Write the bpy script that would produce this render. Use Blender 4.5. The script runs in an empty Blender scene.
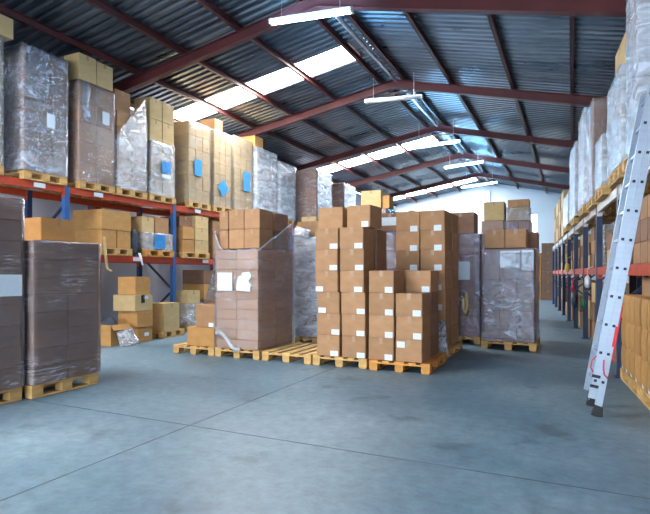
import bpy, bmesh, math, random
from mathutils import Vector, Matrix, noise
random.seed(7)
SC = bpy.context.scene
COL = SC.collection
R = math.radians
ORD = ['bottom', 'second', 'third', 'fourth', 'fifth', 'sixth', 'seventh', 'eighth']

# ------------------------------------------------------------------ materials
MATS = {}
def nodes(name):
    m = bpy.data.materials.new(name); m.use_nodes = True
    nt = m.node_tree; nt.nodes.clear()
    out = nt.nodes.new('ShaderNodeOutputMaterial')
    MATS[name] = m
    return m, nt, out
def N(nt, t, **kw):
    n = nt.nodes.new(t)
    for k, v in kw.items():
        if k in n.inputs: n.inputs[k].default_value = v
        else: setattr(n, k, v)
    return n
def tex(nt, kind='Object', scale=(1, 1, 1)):
    tc = N(nt, 'ShaderNodeTexCoord'); mp = N(nt, 'ShaderNodeMapping')
    mp.inputs['Scale'].default_value = scale
    nt.links.new(tc.outputs[kind], mp.inputs[0])
    return mp.outputs[0]
def ramp(nt, src, stops):
    r = N(nt, 'ShaderNodeValToRGB')
    el = r.color_ramp.elements
    while len(el) < len(stops): el.new(.5)
    for e, (p, c) in zip(el, stops):
        e.position = p; e.color = (c, c, c, 1) if not isinstance(c, tuple) else (*c, 1)
    nt.links.new(src, r.inputs[0])
    return r
def mat(name, col, rough=.6, metal=0, var=.12, scale=(6, 6, 6), bump=0, rnd=0, spec=.5, detail=4, dark=None):
    m, nt, out = nodes(name)
    b = N(nt, 'ShaderNodeBsdfPrincipled'); L = nt.links.new
    b.inputs['Roughness'].default_value = rough; b.inputs['Metallic'].default_value = metal
    b.inputs['Specular IOR Level'].default_value = spec
    no = N(nt, 'ShaderNodeTexNoise', Scale=1.0, Detail=detail)
    L(tex(nt, 'Object', scale), no.inputs['Vector'])
    lo = dark or tuple(c * (1 - var) for c in col); hi = tuple(min(1, c * (1 + var)) for c in col)
    r = ramp(nt, no.outputs[0], [(.3, lo), (.7, hi)])
    src = r.outputs[0]
    if rnd:
        oi = N(nt, 'ShaderNodeObjectInfo'); hs = N(nt, 'ShaderNodeHueSaturation')
        mr = N(nt, 'ShaderNodeMapRange'); mr.inputs[3].default_value = 1 - rnd; mr.inputs[4].default_value = 1 + rnd
        L(oi.outputs['Random'], mr.inputs[0]); L(mr.outputs[0], hs.inputs['Value']); L(src, hs.inputs['Color'])
        src = hs.outputs[0]
    L(src, b.inputs['Base Color'])
    if bump:
        bp = N(nt, 'ShaderNodeBump', Strength=bump, Distance=.01)
        L(no.outputs[0], bp.inputs['Height']); L(bp.outputs[0], b.inputs['Normal'])
    L(b.outputs[0], out.inputs[0])
    return m
CB = mat('cardboard', (.365, .205, .105), .75, var=.1, scale=(5, 5, 9), rnd=.13, spec=.25)
CBO = mat('cardboard orange', (.46, .245, .085), .75, var=.1, scale=(5, 5, 9), rnd=.1, spec=.25)
CBY = mat('cardboard cream', (.52, .38, .19), .75, var=.08, scale=(5, 5, 9), rnd=.08, spec=.25)
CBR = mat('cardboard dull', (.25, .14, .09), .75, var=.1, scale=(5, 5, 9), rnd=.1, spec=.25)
TAPE = mat('packing tape', (.37, .215, .115), .35, var=.05)
CRACK = mat('flap gap', (.12, .06, .03), .9)
LABEL = mat('paper label', (.60, .69, .76), .6, var=.04, scale=(30, 30, 60))
BLUEP = mat('blue print', (.03, .24, .58), .5, var=.25, scale=(14, 14, 20))
WOOD = mat('pallet wood', (.54, .33, .12), .75, var=.25, scale=(4, 4, 9), rnd=.14)
WOODO = mat('orange pallet wood', (.56, .26, .06), .75, var=.25, scale=(4, 4, 9))
RED = mat('red beam paint', (.46, .055, .018), .45, var=.15)
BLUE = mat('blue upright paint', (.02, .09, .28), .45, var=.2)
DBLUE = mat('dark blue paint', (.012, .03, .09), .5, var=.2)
GALV = mat('galvanised beam', (.5, .47, .45), .45, .4, var=.15)
RUST = mat('red oxide steel', (.105, .022, .024), .55, var=.22, scale=(1.5, 1.5, 1.5))
PURL = mat('red oxide purlin', (.075, .018, .018), .5, var=.22, scale=(1.5, 1.5, 1.5))
ALU = mat('ladder aluminium', (.40, .48, .58), .36, .5, var=.06, scale=(2, 2, 30))
RUB = mat('black rubber', (.012, .012, .014), .6)
REDP = mat('red plastic', (.6, .02, .03), .4)
CONDUIT = mat('galvanised conduit', (.6, .63, .68), .3, .8, var=.1, scale=(2, 9, 2))
HOUS = mat('lamp housing', (.75, .78, .8), .4)
DRUM = mat('dark rag', (.03, .045, .07), .7, var=.4, scale=(9, 9, 9))
GREEN = mat('green plastic', (.02, .2, .1), .4)
YEL = mat('yellow plastic', (.6, .42, .06), .4)
WBAG = mat('white bag', (.7, .74, .78), .45, var=.12, scale=(9, 9, 9), bump=.4)
WALLM = mat('painted wall', (.55, .55, .62), .85, var=.08, scale=(.6, .6, .6))
ENDM = mat('end wall paint', (.62, .74, .84), .85, var=.05, scale=(.5, .5, .5))
STRAP = mat('paper strap', (.5, .36, .17), .7)

def floor_mat():
    m, nt, out = nodes('concrete floor'); L = nt.links.new
    b = N(nt, 'ShaderNodeBsdfPrincipled'); co = tex(nt, 'Object')
    n1 = N(nt, 'ShaderNodeTexNoise', Scale=.55, Detail=8.0, Roughness=.62); L(co, n1.inputs[0])
    n2 = N(nt, 'ShaderNodeTexNoise', Scale=9.0, Detail=8.0, Roughness=.7); L(co, n2.inputs[0])
    n3 = N(nt, 'ShaderNodeTexNoise', Scale=1.7, Detail=5.0); L(co, n3.inputs[0])
    r1 = ramp(nt, n1.outputs[0], [(.32, (.062, .122, .178)), (.5, (.108, .18, .235)), (.7, (.19, .262, .315))])
    r2 = ramp(nt, n2.outputs[0], [(.3, .68), (.7, 1.2)])
    r3 = ramp(nt, n3.outputs[0], [(.3, .6), (.4, 1.0)])
    mx = N(nt, 'ShaderNodeMix', data_type='RGBA', blend_type='MULTIPLY'); mx.inputs[0].default_value = 1
    L(r1.outputs[0], mx.inputs[6]); L(r2.outputs[0], mx.inputs[7])
    m2 = N(nt, 'ShaderNodeMix', data_type='RGBA', blend_type='MULTIPLY'); m2.inputs[0].default_value = 1
    L(mx.outputs[2], m2.inputs[6]); L(r3.outputs[0], m2.inputs[7])
    L(m2.outputs[2], b.inputs['Base Color'])
    rr = ramp(nt, n1.outputs[0], [(.3, .38), (.7, .58)]); L(rr.outputs[0], b.inputs['Roughness'])
    bp = N(nt, 'ShaderNodeBump', Strength=.12, Distance=.01); L(n2.outputs[0], bp.inputs['Height']); L(bp.outputs[0], b.inputs['Normal'])
    L(b.outputs[0], out.inputs[0]); return m
FLOOR = floor_mat()
JOINT = mat('floor joint', (.07, .095, .115), .8, var=.5, scale=(3, 3, 3))

def roof_mat():
    m, nt, out = nodes('corrugated steel'); L = nt.links.new
    b = N(nt, 'ShaderNodeBsdfPrincipled'); co = tex(nt, 'Object', (.8, 2.5, .8))
    n1 = N(nt, 'ShaderNodeTexNoise', Scale=1.0, Detail=6.0); L(co, n1.inputs[0])
    r1 = ramp(nt, n1.outputs[0], [(.3, (.062, .084, .118)), (.7, (.15, .18, .22))])
    L(r1.outputs[0], b.inputs['Base Color'])
    b.inputs['Metallic'].default_value = .8
    rr = ramp(nt, n1.outputs[0], [(.3, .26), (.7, .42)]); L(rr.outputs[0], b.inputs['Roughness'])
    L(b.outputs[0], out.inputs[0]); return m
ROOF = roof_mat()

def emis(name, col, st):
    m, nt, out = nodes(name)
    e = N(nt, 'ShaderNodeEmission', Strength=st); e.inputs['Color'].default_value = (*col, 1)
    nt.links.new(e.outputs[0], out.inputs[0]); return m
SKYL = emis('skylight panel', (1, .985, .95), 38)
TUBE = emis('lit tube', (.22, .62, 1), 110)
PANE = emis('bright window pane', (.92, .97, 1), 5)
TUBEOFF = mat('unlit tube', (.75, .77, .78), .3)

def film_mat(name, lo, mid, hi, col, sc=(3, 3, 14), rough=.14, bump=.5, gloss=.5, dist=.6, crease_glint=.6):
    """stretch film: clear sheet, milky haze and streaks that also paint in glare, glossy crumpled face"""
    m, nt, out = nodes(name); L = nt.links.new
    co = tex(nt, 'Object', sc)
    n1 = N(nt, 'ShaderNodeTexNoise', Scale=1.0, Detail=6.0, Roughness=.62, Distortion=dist); L(co, n1.inputs[0])
    co2 = tex(nt, 'Object', (sc[0] * 2.6, sc[1] * 2.6, sc[2] * 2.2))
    n2 = N(nt, 'ShaderNodeTexNoise', Scale=1.0, Detail=3.0, Distortion=1.0); L(co2, n2.inputs[0])
    fac = ramp(nt, n1.outputs[0], [(.35, lo), (.55, mid), (.75, hi)])
    # fine whitened creases along the winding, which also paint in the film's glints
    co3 = tex(nt, 'Object', (sc[0] * .9, sc[1] * .9, sc[2] * 1.25))
    n3 = N(nt, 'ShaderNodeTexNoise', Scale=1.0, Detail=5.0, Roughness=.6, Distortion=dist); L(co3, n3.inputs[0])
    cr = ramp(nt, n3.outputs[0], [(.475, 0), (.5, crease_glint), (.525, 0)])
    n4 = N(nt, 'ShaderNodeTexNoise', Scale=2.3, Detail=2.0); L(tex(nt, 'Object'), n4.inputs[0])
    pm = ramp(nt, n4.outputs[0], [(.42, .1), (.62, 1)])
    cm = N(nt, 'ShaderNodeMath', operation='MULTIPLY'); L(cr.outputs[0], cm.inputs[0]); L(pm.outputs[0], cm.inputs[1])
    fa = N(nt, 'ShaderNodeMath', operation='MAXIMUM'); L(fac.outputs[0], fa.inputs[0]); L(cm.outputs[0], fa.inputs[1])
    cx = N(nt, 'ShaderNodeMix', data_type='RGBA'); L(cm.outputs[0], cx.inputs[0])
    cx.inputs[6].default_value = (*col, 1); cx.inputs[7].default_value = (.82, .86, .92, 1)
    tr = N(nt, 'ShaderNodeBsdfTransparent')
    df = N(nt, 'ShaderNodeBsdfDiffuse'); L(cx.outputs[2], df.inputs['Color'])
    gl = N(nt, 'ShaderNodeBsdfGlossy', Roughness=rough); gl.inputs['Color'].default_value = (.86, .92, 1, 1)
    ad = N(nt, 'ShaderNodeMath', operation='ADD'); L(n1.outputs[0], ad.inputs[0]); L(n2.outputs[0], ad.inputs[1])
    bp = N(nt, 'ShaderNodeBump', Strength=bump, Distance=.2); L(ad.outputs[0], bp.inputs['Height'])
    L(bp.outputs[0], gl.inputs['Normal'])
    fr = N(nt, 'ShaderNodeFresnel', IOR=1.5); L(bp.outputs[0], fr.inputs['Normal'])
    mu = N(nt, 'ShaderNodeMath', operation='MULTIPLY_ADD'); mu.inputs[1].default_value = gloss; mu.inputs[2].default_value = 0
    mu.use_clamp = True; L(fr.outputs[0], mu.inputs[0])
    mx = N(nt, 'ShaderNodeMixShader'); L(fa.outputs[0], mx.inputs[0]); L(tr.outputs[0], mx.inputs[1]); L(df.outputs[0], mx.inputs[2])
    m2 = N(nt, 'ShaderNodeMixShader'); L(mu.outputs[0], m2.inputs[0]); L(mx.outputs[0], m2.inputs[1]); L(gl.outputs[0], m2.inputs[2])
    L(m2.outputs[0], out.inputs[0]); return m
F_CLEAR = film_mat('clear stretch film', .07, .2, .42, (.70, .63, .67), (2.5, 2.5, 16), .16, .25, .6, .6, .75)
F_GREY = film_mat('grey stretch film', .1, .24, .42, (.46, .38, .38), (1.6, 1.6, 20), .14, .22, 1.0, .6, .95)
F_BLUE = film_mat('bluish stretch film', .08, .27, .72, (.60, .68, .84), (3, 3, 7), .12, .4, 1.8, .9, .9)
F_PURP = film_mat('violet tinted stretch film', .08, .22, .62, (.46, .43, .68), (3.5, 3.5, 6), .12, .3, 1.9, .9, .85)
F_WHITE = film_mat('milky stretch film', .14, .36, .85, (.74, .76, .82), (5, 5, 8), .16, .6, 1.0, 1.0, .95)
F_THIN = film_mat('thin stretch film', .03, .1, .36, (.75, .75, .76), (4, 4, 12), .2, .3, .6, .6, .6)
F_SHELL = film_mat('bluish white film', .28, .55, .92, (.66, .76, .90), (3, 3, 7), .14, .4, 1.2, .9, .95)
F_GLARE = film_mat('painted film glare', .0, .16, .95, (.72, .80, .94), (4.5, 4.5, 6), .12, .4, 1.2, 1.2, .95)  # patchy pale sheet that paints glare onto the wrapped loads
F_HEM = film_mat('bunched film', .45, .65, .85, (.72, .74, .80), (14, 14, 30), .2, .6, 1.0)

# ------------------------------------------------------------------ builders
def link(name, me, m=None, parent=None, loc=(0, 0, 0), rz=0):
    o = bpy.data.objects.new(name, me); COL.objects.link(o)
    if m is not None and me is not None and not me.materials: me.materials.append(m)
    if parent: o.parent = parent
    o.location = loc; o.rotation_euler = (0, 0, rz)
    return o
def tag(o, label, cat, group=None):
    o['label'] = label; o['category'] = cat
    if group: o['group'] = group
    return o
def struct(o): o['kind'] = 'structure'; return o
class MB:
    def __init__(s): s.v = []; s.f = []
    def box(s, x0, x1, y0, y1, z0, z1):
        n = len(s.v)
        s.v += [(x0, y0, z0), (x1, y0, z0), (x1, y1, z0), (x0, y1, z0), (x0, y0, z1), (x1, y0, z1), (x1, y1, z1), (x0, y1, z1)]
        s.f += [tuple(n + i for i in q) for q in ((3, 2, 1, 0), (4, 5, 6, 7), (0, 1, 5, 4), (1, 2, 6, 5), (2, 3, 7, 6), (3, 0, 4, 7))]
        return s
    def bar(s, a, b, w, h, up=(0, 0, 1)):
        a, b = Vector(a), Vector(b); d = (b - a).normalized(); u = Vector(up)
        sd = d.cross(u)
        sd = Vector((1, 0, 0)) if sd.length < 1e-5 else sd.normalized()
        u = sd.cross(d).normalized(); n = len(s.v)
        for p in (a, b):
            for i, j in ((-1, -1), (1, -1), (1, 1), (-1, 1)): s.v.append(tuple(p + sd * (i * w / 2) + u * (j * h / 2)))
        s.f += [tuple(n + i for i in q) for q in ((0, 1, 2, 3), (7, 6, 5, 4), (0, 4, 5, 1), (1, 5, 6, 2), (2, 6, 7, 3), (3, 7, 4, 0))]
        return s
    def tube(s, pts, r, k=10):
        pts = [Vector(p) for p in pts]; n0 = len(s.v)
        for i, p in enumerate(pts):
            d = (pts[min(i + 1, len(pts) - 1)] - pts[max(i - 1, 0)]).normalized()
            a = d.orthogonal().normalized() if i == 0 else (a - d * a.dot(d)).normalized()
            b = d.cross(a)
            for j in range(k):
                t = 2 * math.pi * j / k; s.v.append(tuple(p + (a * math.cos(t) + b * math.sin(t)) * r))
        for i in range(len(pts) - 1):
            for j in range(k):
                q = n0 + i * k; s.f.append((q + j, q + (j + 1) % k, q + k + (j + 1) % k, q + k + j))
        s.f.append(tuple(n0 + j for j in reversed(range(k)))); s.f.append(tuple(n0 + (len(pts) - 1) * k + j for j in range(k)))
        return s
    def prism(s, poly, y0, y1, axis='y'):
        n = len(s.v); k = len(poly)
        for y in (y0, y1):
            for p in poly: s.v.append((p[0], y, p[1]) if axis == 'y' else (y, p[0], p[1]))
        s.f.append(tuple(n + i for i in range(k))); s.f.append(tuple(n + k + i for i in reversed(range(k))))
        for i in range(k): s.f.append((n + i, n + k + i, n + k + (i + 1) % k, n + (i + 1) % k))
        return s
    def mesh(s, name, m=None, bevel=0, smooth=False):
        me = bpy.data.meshes.new(name); me.from_pydata(s.v, [], s.f); me.update()
        bm = bmesh.new(); bm.from_mesh(me)
        bmesh.ops.recalc_face_normals(bm, faces=bm.faces)
        if bevel: bmesh.ops.bevel(bm, geom=list(bm.edges), offset=bevel, segments=1, affect='EDGES')
        if smooth:
            for f in bm.faces: f.smooth = True
        bm.to_mesh(me); bm.free()
        if m: me.materials.append(m)
        return me
    def build(s, name, m, parent=None, loc=(0, 0, 0), rz=0, bevel=0, smooth=False):
        return link(name, s.mesh(name, m, bevel, smooth), None, parent, loc, rz)

# ---- cartons
CACHE = {}
def box_mesh(w, d, h, m, bulge=0):
    k = ('b', round(w, 3), round(d, 3), round(h, 3), m.name, bulge)
    if k in CACHE: return CACHE[k]
    bm = bmesh.new(); bmesh.ops.create_cube(bm, size=1)
    if bulge: bmesh.ops.subdivide_edges(bm, edges=bm.edges, cuts=5, use_grid_fill=True)
    for v in bm.verts:
        x, y, z = v.co
        g = 1 + bulge * math.cos(math.pi * z) if bulge else 1
        e = bulge * .5
        gx = g + (e * math.cos(math.pi * y) - e if bulge else 0); gy = g + (e * math.cos(math.pi * x) - e if bulge else 0)
        v.co = (x * w * gx, y * d * gy, (z + .5) * h)
    bmesh.ops.bevel(bm, geom=[e for e in bm.edges if e.is_boundary or e.calc_face_angle(0) > .9], offset=.006, segments=2, affect='EDGES')
    if not bulge:
        # the two closed flaps: a shallow groove cut across the top
        pass
    me = bpy.data.meshes.new('carton'); bm.to_mesh(me); bm.free(); me.materials.append(m)
    CACHE[k] = me; return me
def tape_mesh(w, d, h, along):
    k = ('t', round(w, 3), round(d, 3), round(h, 3), along)
    if k in CACHE: return CACHE[k]
    b = MB(); t = .0012; L = (d if along == 'y' else w) / 2; tail = min(.09, h * .35); hw = .026
    if along == 'y':
        b.box(-hw, hw, -L - t, L + t, h - .0005, h + t)
        for s in (-1, 1): b.box(-hw, hw, min(s * L, s * (L + t)), max(s * L, s * (L + t)), h - tail, h)
    else:
        b.box(-L - t, L + t, -hw, hw, h - .0005, h + t)
        for s in (-1, 1): b.box(min(s * L, s * (L + t)), max(s * L, s * (L + t)), -hw, hw, h - tail, h)
    me = b.mesh('tape', TAPE); CACHE[k] = me; return me
def sticker(parent, face, w, d, h, u, z, sw, sh, m=None, name='shipping_label', label=None, gap=.0015, tilt=0):
    """face: -y or +x or -x ; u: position along the face, z: height of the centre"""
    b = MB()
    c, s = math.cos(tilt), math.sin(tilt)
    q = [(i * sw / 2 * c - j * sh / 2 * s, i * sw / 2 * s + j * sh / 2 * c) for i, j in ((-1, -1), (1, -1), (1, 1), (-1, 1))]
    t = .0012
    if face == '-y': b.prism([(u + p[0], z + p[1]) for p in q], -d / 2 - gap - t, -d / 2 - gap)
    elif face == '+x': b.prism([(u + p[0], z + p[1]) for p in q], w / 2 + gap, w / 2 + gap + t, 'x')
    else: b.prism([(u + p[0], z + p[1]) for p in q], -w / 2 - gap - t, -w / 2 - gap, 'x')
    o = b.build(name, m or LABEL, parent)
    if label: o['label'] = label
    return o
def carton(x, y, z, w, d, h, label, m=CB, rz=0, group=None, tape='y', lab=None, bulge=0, cat='carton', parent=None, lm=None):
    """x,y centre of base"""
    o = link('carton', box_mesh(w, d, h, m, bulge), None, parent, (x, y, z), rz)
    if label: tag(o, label, cat, group)
    if tape: link('packing_tape', tape_mesh(w, d, h, tape), None, o)
    if lab:
        f, fu, fz, sw, sh = lab
        L = w if f == '-y' else d
        sticker(o, f, w, d, h, fu * L, fz * h, sw, sh, lm)
    return o

# ---- pallets (a prototype, then copies with every part copied)
def make_pallet(W, D, m):
    root = bpy.data.objects.new('pallet', None); COL.objects.link(root)
    b = MB(); n = 5; bw = .1 * W / .8
    for i in range(n):
        cx = -W / 2 + bw / 2 + (W - bw) * i / (n - 1); ww = bw * (1.35 if i in (0, 2, 4) else .95) / 2
        b.box(max(-W / 2, cx - ww), min(W / 2, cx + ww), -D / 2, D / 2, .122, .144)
    for i in (-1, 0, 1): b.box(-W / 2, W / 2, i * (D / 2 - .07) - .07, i * (D / 2 - .07) + .07, .1, .1215)
    b.build('deck', m, root, bevel=.002)
    blk = MB().box(-.062, .062, -.07, .07, .0225, .0995).mesh('block', m, .003)
    for i in (-1, 0, 1):
        for j in (-1, 0, 1): link('block', blk, None, root, (i * (W / 2 - .062), j * (D / 2 - .07), 0))
    sk = MB().box(-.055, .055, -D / 2, D / 2, 0, .022).mesh('skid', m, .002)
    for i in (-1, 0, 1): link('skid', sk, None, root, (i * (W / 2 - .062), 0, 0))
    return root
PROTO = {}
def pallet(x, y, z, W, D, label, m=WOOD, rz=0, group=None, turn=False):
    """turn: boards run along X instead of Y"""
    k = (round(D if turn else W, 2), round(W if turn else D, 2), m.name)
    if k not in PROTO:
        o = PROTO[k] = make_pallet(k[0], k[1], m)
    else:
        src = PROTO[k]; o = src.copy(); COL.objects.link(o)
        for ch in src.children:
            c = ch.copy(); COL.objects.link(c); c.parent = o
    o.location = (x, y, z); o.rotation_euler = (0, 0, rz + (math.pi / 2 if turn else 0))
    for kk in ('group',):
        if kk in o: del o[kk]
    return tag(o, label, 'pallet', group)

# ---- stretch film round a block: a skin with its own folds, its top hem can rise and fall
def film(parent, w, d, z0, z1, m, hem=None, nu=16, nv=22, amp=.012, seed=0, gap=.016, collar=.07, label=None, bags=()):
    """hem(side, t) -> z of the top edge; sides 0:-y 1:+x 2:+y 3:-x"""
    hw, hd = w / 2 + gap, d / 2 + gap
    cor = [(-hw, -hd), (hw, -hd), (hw, hd), (-hw, hd)]
    per = []
    for s in range(4):
        a, b = cor[s], cor[(s + 1) % 4]
        for i in range(nu):
            t = i / nu
            per.append((a[0] + (b[0] - a[0]) * t, a[1] + (b[1] - a[1]) * t, s, t))
    nrm = [(0, -1), (1, 0), (0, 1), (-1, 0)]
    b = MB(); K = len(per)
    for j in range(nv + 1):
        for (x, y, s, t) in per:
            top = hem(s, t) if hem else z1
            z = z0 + (top - z0) * j / nv
            nz = noise.noise(Vector((x * 2.2 + seed, y * 2.2, z * 9))) + .6 * noise.noise(Vector((x * 7, y * 7 + seed, z * 16)))
            a = amp * (.5 + nz) * (0.35 if t == 0 else 1)
            a = max(a, -gap * .7)
            nx, ny = nrm[s]
            if t == 0: px, py = nrm[s - 1]; nx, ny = (nx + px) * .7, (ny + py) * .7
            b.v.append((x + nx * a, y + ny * a, z))
    for j in range(nv):
        for i in range(K):
            q = j * K; b.f.append((q + i, q + (i + 1) % K, q + K + (i + 1) % K, q + K + i))
    if collar and not hem:
        n = len(b.v)
        for (x, y, s, t) in per:
            f = 1 - collar / max(hw, hd) * 1.2
            b.v.append((x * f, y * f, z1 + .002 + .003 * noise.noise(Vector((x * 9, y * 9, seed)))))
        for i in range(K): b.f.append((nv * K + i, nv * K + (i + 1) % K, n + (i + 1) % K, n + i))
    me = bpy.data.meshes.new('stretch_film'); me.from_pydata(b.v, [], b.f); me.update()
    for p in me.polygons: p.use_smooth = True
    me.materials.append(m)
    o = link('stretch_film', me, None, parent)
    if label: o['label'] = label
    return o
def load(x, y, z, w, d, h, nx, ny, nz, fm, label, m=CB, rz=0, group=None, hem=None, sheets=(), film_h=None, seed=0, amp=.012, detail=1.0, skip=(), fz0=.01):
    """a wrapped load: cartons + film (+ paper sheets) that move together; x,y is the centre"""
    root = bpy.data.objects.new('wrapped_load', None); COL.objects.link(root)
    root.location = (x, y, z); root.rotation_euler = (0, 0, rz)
    tag(root, label, 'wrapped load', group)
    cw, cd, ch = w / nx, d / ny, h / nz
    rs = random.Random(seed + 5)
    for i in range(nx):
        for j in range(ny):
            if 0 < i < nx - 1 and 0 < j < ny - 1: continue
            for k in range(nz):
                if (i, j, k) in skip: continue
                jx, jy = rs.uniform(-.004, .004), rs.uniform(-.004, .004)
                link('carton', box_mesh(cw - .008, cd - .008, ch - .006, m), None, root,
                     (-w / 2 + cw * (i + .5) + jx, -d / 2 + cd * (j + .5) + jy, ch * k))
    film(root, w, d, fz0, film_h or h + .002, fm, hem, int(14 * detail), int(20 * detail), amp, seed)
    for (f, fu, fz, sw, sh, sm, lb, tl) in sheets:
        L = w if f == '-y' else d
        sticker(root, f, w, d, h, fu * L, fz, sw, sh, sm, 'paper_sheet', lb, .02 + amp * 1.6, tl)
    return root
def film_glare(root, face, a0, a1, z0, z1, off, m, seed=0, amp=.03):
    """an added wavy sheet on one face of a load: painted glare, white film on the far loads"""
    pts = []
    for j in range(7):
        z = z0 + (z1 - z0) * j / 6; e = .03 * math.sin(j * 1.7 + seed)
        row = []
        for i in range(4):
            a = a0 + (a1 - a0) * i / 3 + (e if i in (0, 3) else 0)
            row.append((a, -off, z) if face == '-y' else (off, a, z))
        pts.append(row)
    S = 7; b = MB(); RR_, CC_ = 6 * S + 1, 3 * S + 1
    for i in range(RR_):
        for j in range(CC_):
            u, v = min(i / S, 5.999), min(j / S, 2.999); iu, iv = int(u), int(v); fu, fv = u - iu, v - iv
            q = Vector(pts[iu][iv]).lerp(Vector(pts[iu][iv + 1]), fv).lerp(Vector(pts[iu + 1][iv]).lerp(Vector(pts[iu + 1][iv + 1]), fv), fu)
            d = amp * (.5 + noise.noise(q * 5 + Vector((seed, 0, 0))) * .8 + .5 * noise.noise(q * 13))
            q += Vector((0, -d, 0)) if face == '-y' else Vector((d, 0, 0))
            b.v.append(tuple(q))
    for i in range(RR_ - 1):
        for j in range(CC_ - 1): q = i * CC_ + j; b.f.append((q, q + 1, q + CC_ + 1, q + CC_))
    me = bpy.data.meshes.new('film_glare_sheet'); me.from_pydata(b.v, [], b.f); me.update()
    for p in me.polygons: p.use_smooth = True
    me.materials.append(m); o = link('film_glare_sheet', me, None, root)
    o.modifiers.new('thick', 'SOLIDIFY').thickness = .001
    o['label'] = 'pale sheet of white film and painted glare'
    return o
def sheet_drape(name, pts, m, parent=None, th=.002, label=None, sub=3, amp=.02, seed=0):
    """a crumpled thin sheet from a grid of points (rows of equal length)"""
    nr, nc = len(pts), len(pts[0]); S = sub
    def P(u, v):
        i, j = min(int(u), nr - 2), min(int(v), nc - 2); fu, fv = u - i, v - j
        a = Vector(pts[i][j]).lerp(Vector(pts[i][j + 1]), fv); b = Vector(pts[i + 1][j]).lerp(Vector(pts[i + 1][j + 1]), fv)
        return a.lerp(b, fu)
    b = MB(); RR, CC = (nr - 1) * S + 1, (nc - 1) * S + 1
    for i in range(RR):
        for j in range(CC):
            p = P(i / S, j / S)
            if 0 < i < RR - 1: p = p + Vector((1, -1, 0)) * amp * noise.noise(p * 6 + Vector((seed, 0, 0)))
            b.v.append(tuple(p))
    for i in range(RR - 1):
        for j in range(CC - 1): q = i * CC + j; b.f.append((q, q + 1, q + CC + 1, q + CC))
    me = bpy.data.meshes.new(name); me.from_pydata(b.v, [], b.f); me.update()
    for p in me.polygons: p.use_smooth = True
    me.materials.append(m)
    o = link(name, me, None, parent)
    md = o.modifiers.new('thick', 'SOLIDIFY'); md.thickness = th
    if label: o['label'] = label
    return o

# ------------------------------------------------------------------ camera / render
cam = bpy.data.cameras.new('camera'); co = bpy.data.objects.new('camera', cam); COL.objects.link(co)
co.location = (0, 0, 1.4); co.rotation_euler = (R(90), 0, R(25.45))
cam.sensor_width = 36; cam.lens = 519 / 650 * 36; cam.shift_y = 16 / 650; cam.clip_end = 200
SC.camera = co
SC.view_settings.view_transform = 'Standard'; SC.view_settings.look = 'None'
SC.view_settings.gamma = 1; SC.view_settings.use_curve_mapping = False
SC.view_settings.exposure = 0.53
w = bpy.data.worlds.new('world'); SC.world = w; w.use_nodes = True
bg = w.node_tree.nodes['Background']; bg.inputs[0].default_value = (.80, .90, 1, 1); bg.inputs[1].default_value = 9.0

# ------------------------------------------------------------------ building shell
XL, XR, YF, YB = -10.2, 2.2, -5.0, 31.5
RX, RZ, SL, SR = -4.25, 6.68, .172, .24
def roof_z(x): return RZ - (SL * (RX - x) if x < RX else SR * (x - RX))
struct(MB().box(XL - .2, XR + .2, YF - 4, YB + .2, -.2, 0).build('floor', FLOOR))
def joint_line(a, b, wd=.014):
    return MB().bar((a[0], a[1], .0006), (b[0], b[1], .0006), wd, .001)
# saw-cut joints in the slab
struct(joint_line((-3.17, -4), (-3.17, YB)).build('trim_1', JOINT))
struct(joint_line((XL, 3.77), (XR, 3.77)).build('trim_2', JOINT))

def corrugated(x0, x1, y0, y1, top=0, m=ROOF, name='ceiling', holes=()):
    P = .2; prof = [(0, 0), (.08, 0), (.105, .048), (.175, .048)]
    ys = []
    n = int((y1 - y0) / P)
    for i in range(n + 1):
        for (a, hh) in prof:
            if y0 + i * P + a <= y1: ys.append((y0 + i * P + a, hh))
    b = MB()
    for (y, hh) in ys:
        for x in (x0, x1): b.v.append((x, y, roof_z(x) + hh + top))
    for i in range(len(ys) - 1):
        ym = (ys[i][0] + ys[i + 1][0]) / 2
        if any(h0 < ym < h1 for h0, h1 in holes): continue
        b.f.append((2 * i, 2 * i + 1, 2 * i + 3, 2 * i + 2))
    return b
SKY = [(1.9, 2.95), (10.92, 11.72), (19.45, 20.5), (28.8, 29.9)]  # first one unseen, continues the spacing, added to brighten the near end
bl = corrugated(XL - .02, RX, YF, YB + .2, holes=SKY)
br = corrugated(RX, XR + .1, YF, YB + .2)
n0 = len(bl.v); bl.v += br.v; bl.f += [tuple(i + n0 for i in f) for f in br.f]
# sheet left between eave and the start of the skylights and at their ridge end
ceil_me = bpy.data.meshes.new('ceiling'); ceil_me.from_pydata(bl.v, [], bl.f); ceil_me.materials.append(ROOF)
cl = link('ceiling', ceil_me); cl.modifiers.new('t', 'SOLIDIFY').thickness = .004; struct(cl)
for i, (y0, y1) in enumerate(SKY):
    x0, x1 = XL + .1, RX - .38
    b = MB(); z = .02
    b.v += [(x0, y0 - .05, roof_z(x0) + z), (x1, y0 - .05, roof_z(x1) + z), (x1, y1 + .05, roof_z(x1) + z), (x0, y1 + .05, roof_z(x0) + z)]; b.f += [(0, 1, 2, 3)]
    o = b.build('window_%d' % (i + 1), SKYL); o.modifiers.new('t', 'SOLIDIFY').thickness = .01; struct(o)
    b = MB(); b.v += [(x1, y0 - .05, roof_z(x1) + z), (RX, y0 - .05, roof_z(RX) + z), (RX, y1 + .05, roof_z(RX) + z), (x1, y1 + .05, roof_z(x1) + z)]; b.f += [(0, 1, 2, 3)]
    o = b.build('skylight_flashing', ROOF, cl); o.modifiers.new('t', 'SOLIDIFY').thickness = .006
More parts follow.
